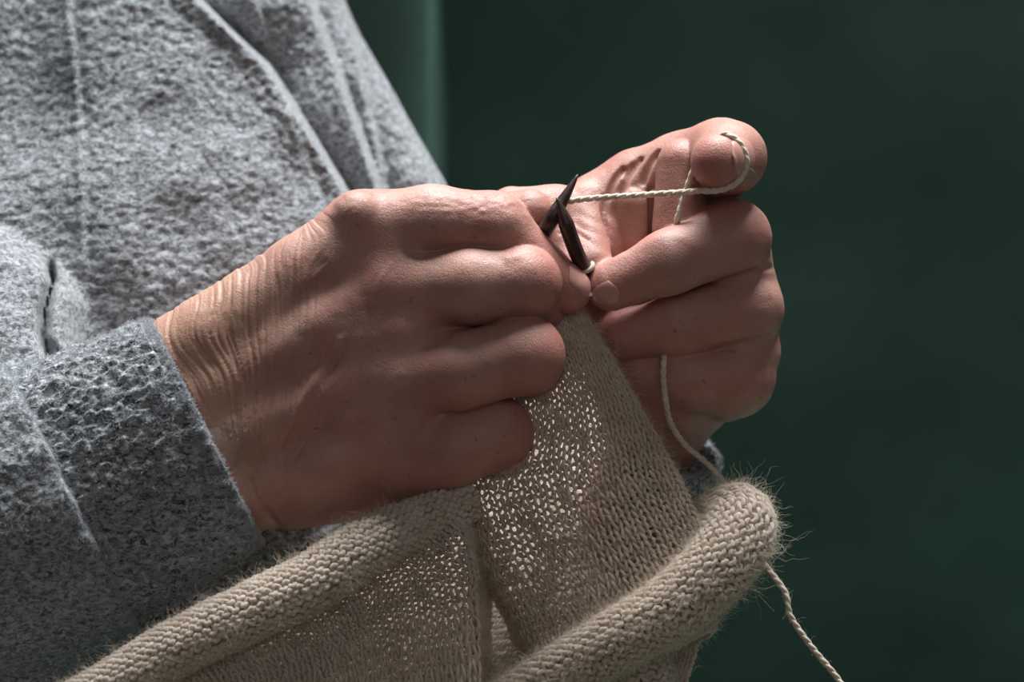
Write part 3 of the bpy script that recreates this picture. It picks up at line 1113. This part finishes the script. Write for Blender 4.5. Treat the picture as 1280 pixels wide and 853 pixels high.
# main panel hanging from the needles, folded back on the right
main_rows = [
    # left fold edge ... right contour, folded behind
    [(598, 385, 110), (600, 384, 100), (640, 384, 92), (690, 384, 84), (722, 386, 88), (728, 392, 104), (716, 400, 126)],
    [(590, 460, 112), (592, 458, 98), (645, 452, 84), (715, 446, 74), (756, 446, 78), (764, 452, 96), (748, 462, 122)],
    [(582, 540, 110), (584, 535, 92), (660, 526, 74), (745, 515, 64), (794, 514, 72), (803, 522, 92), (786, 534, 122)],
    [(580, 625, 150), (586, 618, 96), (672, 606, 62), (770, 590, 54), (832, 586, 66), (842, 594, 90), (826, 606, 124)],
    [(598, 705, 150), (616, 696, 84), (700, 680, 52), (800, 660, 44), (862, 650, 62), (872, 656, 88), (858, 668, 126)],
    [(636, 785, 145), (658, 774, 76), (730, 756, 42), (820, 736, 36), (884, 712, 58), (896, 716, 86), (880, 728, 126)],
    [(664, 860, 140), (692, 846, 70), (752, 832, 36), (836, 812, 32), (880, 790, 56), (892, 792, 84), (876, 800, 120)],
]
knit_part('knitted_panel', grid_surface(main_rows, 27, 47), 27, 47, False, 2.2, 1, 'main knitted panel hanging from the needles')

# left panel under the left hem, folding back into the valley
left_rows = [
    [(-60, 955, -50), (130, 872, -36), (215, 824, -28), (315, 774, -12), (395, 735, 14), (455, 692, 42), (520, 655, 62), (572, 622, 62), (579, 624, 80), (584, 628, 120), (594, 630, 150)],
    [(-40, 990, -50), (145, 910, -40), (235, 872, -34), (330, 830, -18), (405, 792, 4), (462, 752, 38), (525, 715, 38), (582, 690, 32), (590, 692, 56), (595, 698, 110), (612, 702, 150)],
    [(-20, 1030, -50), (160, 970, -44), (250, 925, -38), (340, 890, -22), (412, 850, 0), (468, 815, 30), (528, 785, 26), (588, 770, 16), (595, 772, 44), (598, 778, 105), (612, 785, 145)],
    [(0, 1080, -50), (175, 1040, -46), (265, 1020, -40), (350, 990, -24), (420, 965, -2), (474, 945, 18), (532, 930, 14), (590, 925, 4), (597, 927, 40), (600, 932, 100), (612, 934, 130)],
]
knit_part('knitted_panel', grid_surface(left_rows, 56, 25), 56, 25, False, 2.2, 2, 'left knitted panel folding into the shaded valley')

# far layer of the knitting, lying back on the lap
back_rows = [
    [(560, 480, 380), (640, 475, 380), (720, 470, 380), (830, 470, 380)],
    [(480, 700, 240), (560, 690, 240), (700, 670, 240), (870, 660, 240)],
    [(330, 805, 160), (480, 795, 165), (660, 780, 165), (880, 770, 165)],
    [(180, 905, 105), (400, 895, 110), (650, 890, 112), (850, 885, 112)],
]
knit_part('knitted_panel', grid_surface(back_rows, 60, 44), 60, 44, False, 2.6, 7, 'far layer of the knitting glimpsed in the valley', steps=10, sides=5)

# rolled hems (purl side outward)
left_hem = [(-60, 968, -70, 31), (40, 915, -60, 32), (130, 868, -56, 33), (215, 816, -48, 34), (315, 766, -34, 35), (390, 730, -12, 35.5), (455, 688, 22, 35), (520, 656, 58, 30), (590, 622, 84, 26)]
knit_part('rolled_hem', roll_surface(left_hem, 61, 20, 1.15, -2.2, 0.22), 61, 20, True, 3.5, 3, 'thick rolled hem running up to the near hand', d=0.30, jit=0.07)
right_hem = [(560, 925, 34, 31), (636, 884, 26, 32), (698, 846, 8, 34), (770, 804, -4, 37), (840, 762, 0, 40), (896, 712, 14, 43), (926, 664, 46, 43), (920, 645, 84, 40), (896, 655, 122, 36), (862, 690, 150, 34), (830, 730, 165, 32)]
knit_part('rolled_hem', roll_surface(right_hem, 50, 22, 1.15, -2.2, 0.22), 50, 22, True, 3.4, 4, 'fuzzy rolled hem curling round at the lower right', fz=2.6, d=0.30, jit=0.07)
low_hem = [(560, 935, 80, 46), (660, 900, 78, 48), (740, 868, 76, 50), (790, 848, 80, 48), (818, 838, 88, 38), (832, 834, 94, 12)]
knit_part('rolled_hem', roll_surface(low_hem, 26, 22, 1.0, -2.2, 0.1), 26, 22, True, 3.2, 5, 'lower fold of knitting under the curled hem', d=0.28)

rng = np.random.default_rng(12)
for i, (c, n, fz) in enumerate(knit_pts):
    k = int(len(c) * 1.3 * fz)
    sel = rng.integers(0, len(c), k)
    ln = rng.gamma(2.0, 0.0011, k) + 0.0008
    flip = np.where(rng.random(k) < 0.75, 1, -1)[:, None]
    fuzz('wool_fuzz', c[sel], n[sel] * (flip if i < 2 else 1), ln, M_WFUZZ, knit, 6, 1.0, 0.00005, 20 + i, 0.7)
# a few long stray hairs at the curled hem
c, n, _ = knit_pts[4]
wx = c[:, 0]
far = np.argsort(-wx)[:1500]
sel = rng.choice(far, 90)
fuzz('stray_hair', c[sel], n[sel], rng.uniform(0.006, 0.018, 90), M_WFUZZ, knit, 9, 0.9, 0.00004, 60, 0.5)
print('knit', round(time.time() - T0, 1))


# ---------------------------------------------------------------- needles
def needle(pts, label, tip_len=70, r=9.0):
    L = resample(pts, 90)
    mm = C(L)
    s = np.concatenate([[0], np.cumsum(np.linalg.norm(np.diff(L, axis=0), axis=1))])
    f = np.clip(s / tip_len, 0, 1)
    rad = r * (0.12 + 0.88 * f ** 0.8)
    w = W(mm)
    ref = np.tile(FWD, (len(w), 1))
    v, q = tube_mesh(w[None], ref[None], rad * S_MM / 1000, 16)
    n = len(v)
    tip = w[0] + (w[0] - w[1]) * 0.4
    v = np.concatenate([v, [tip], [w[-1]]])
    tris = [[(i + 1) % 16, i, n] for i in range(16)] + [[n - 16 + i, n - 16 + (i + 1) % 16, n + 1] for i in range(16)]
    o = mesh('knitting_needle', v, q, M_WOOD, None, True, tris)
    tag(o, label, 'needle', 'pair of dark knitting needles')
    return o


needle([(722, 219, 52), (704, 250, 46), (688, 276, 44), (668, 310, 76), (635, 360, 104), (590, 430, 112), (540, 510, 120)], 'dark pointed needle rising from the near hand behind the taut yarn', 62, 10.5)
needle([(696, 248, 34), (705, 272, 36), (716, 304, 46), (727, 330, 60), (742, 360, 104), (770, 385, 160)], 'dark needle slanting down to the far middle fingertip', 34, 10.0)


# live stitches on the far needle
for kk, (px, py, pz) in enumerate([(730, 334, 66)]):
    a = np.linspace(0, 2 * np.pi, 29)
    axn = unit(np.array([0.33, 0.94, 0.35])); s1 = unit(np.cross(axn, [0, 0, 1.0])); s2 = np.cross(axn, s1)
    ring = np.array([px, py, pz]) + 11.5 * (np.cos(a)[:, None] * s1 + np.sin(a)[:, None] * s2) + (2.5 * np.sin(a + kk))[:, None] * axn
    w = P(ring)
    v, q = tube_mesh(w[None], np.tile(FWD + 0.2 * UP, (1, 29, 1)), 3.0 * S_MM / 1000, 7)
    mesh('live_stitch', v, q, M_WOOL, knit)

# ---------------------------------------------------------------- yarn
def ply_tube(pts, r, twist, n):
    L = resample(pts, n)
    w = P(L)
    t = unit(np.gradient(w, axis=0))
    ref = np.tile(FWD + 0.3 * RIGHT, (n, 1))
    b = unit(np.cross(t, ref)); c = np.cross(b, t)
    s = np.concatenate([[0], np.cumsum(np.linalg.norm(np.diff(w, axis=0), axis=1))])
    R = r * S_MM / 1000
    paths = []
    for k in range(2):
        ph = s / twist * 2 * np.pi + k * np.pi
        paths.append(w + (np.cos(ph) * R * 0.26)[:, None] * b + (np.sin(ph) * R * 0.26)[:, None] * c)
    paths = np.array(paths)
    v, q = tube_mesh(paths, np.stack([ref, ref]), R * 0.74, 8)
    return v, q, w, b, c


yarn_path = [(1085, 905, 50), (1048, 850, 52), (1012, 806, 56), (988, 770, 60), (982, 742, 64), (962, 714, 74), (945, 690, 110), (928, 650, 150), (908, 608, 152),
             (884, 580, 148), (856, 556, 132), (838, 528, 108), (832, 500, 86), (829, 470, 86), (830, 448, 94), (831, 430, 150), (833, 405, 164), (836, 360, 140), 
             (841, 300, 116), (846, 277, 78), (854, 250, 72), (866, 214, 62), (876, 192, 45), (892, 180, 30), (905, 168, 15), (923, 177, 12), (932.5, 195, 11), (932, 212, 12), (921, 228, 13), (906, 236, 17), (890, 239, 22), (876, 238.5, 26),
             (860, 240, 36), (800, 244, 44), (740, 248, 54), (702, 253, 62), (694, 256, 70), (690, 262, 84), (700, 266, 92)]
v, q, yw, yb, yc = ply_tube(yarn_path, 4.2, 0.0055, 900)
yarn = mesh('yarn', v, q, M_YARN, None)
tag(yarn, 'cream wool strand looped round the far index finger and trailing down', 'yarn')
rng = np.random.default_rng(33)
sel = rng.integers(0, len(yw), 1500)
ang = rng.uniform(0, 2 * np.pi, 1500)
nn = np.cos(ang)[:, None] * yb[sel] + np.sin(ang)[:, None] * yc[sel]
fuzz('yarn_fuzz', yw[sel] + nn * 0.0006, nn, rng.gamma(2, 0.0006, 1500) + 0.0004, M_WFUZZ, yarn, 5, 1.2, 0.00003, 70, 0.8)
print('total', round(time.time() - T0, 1))
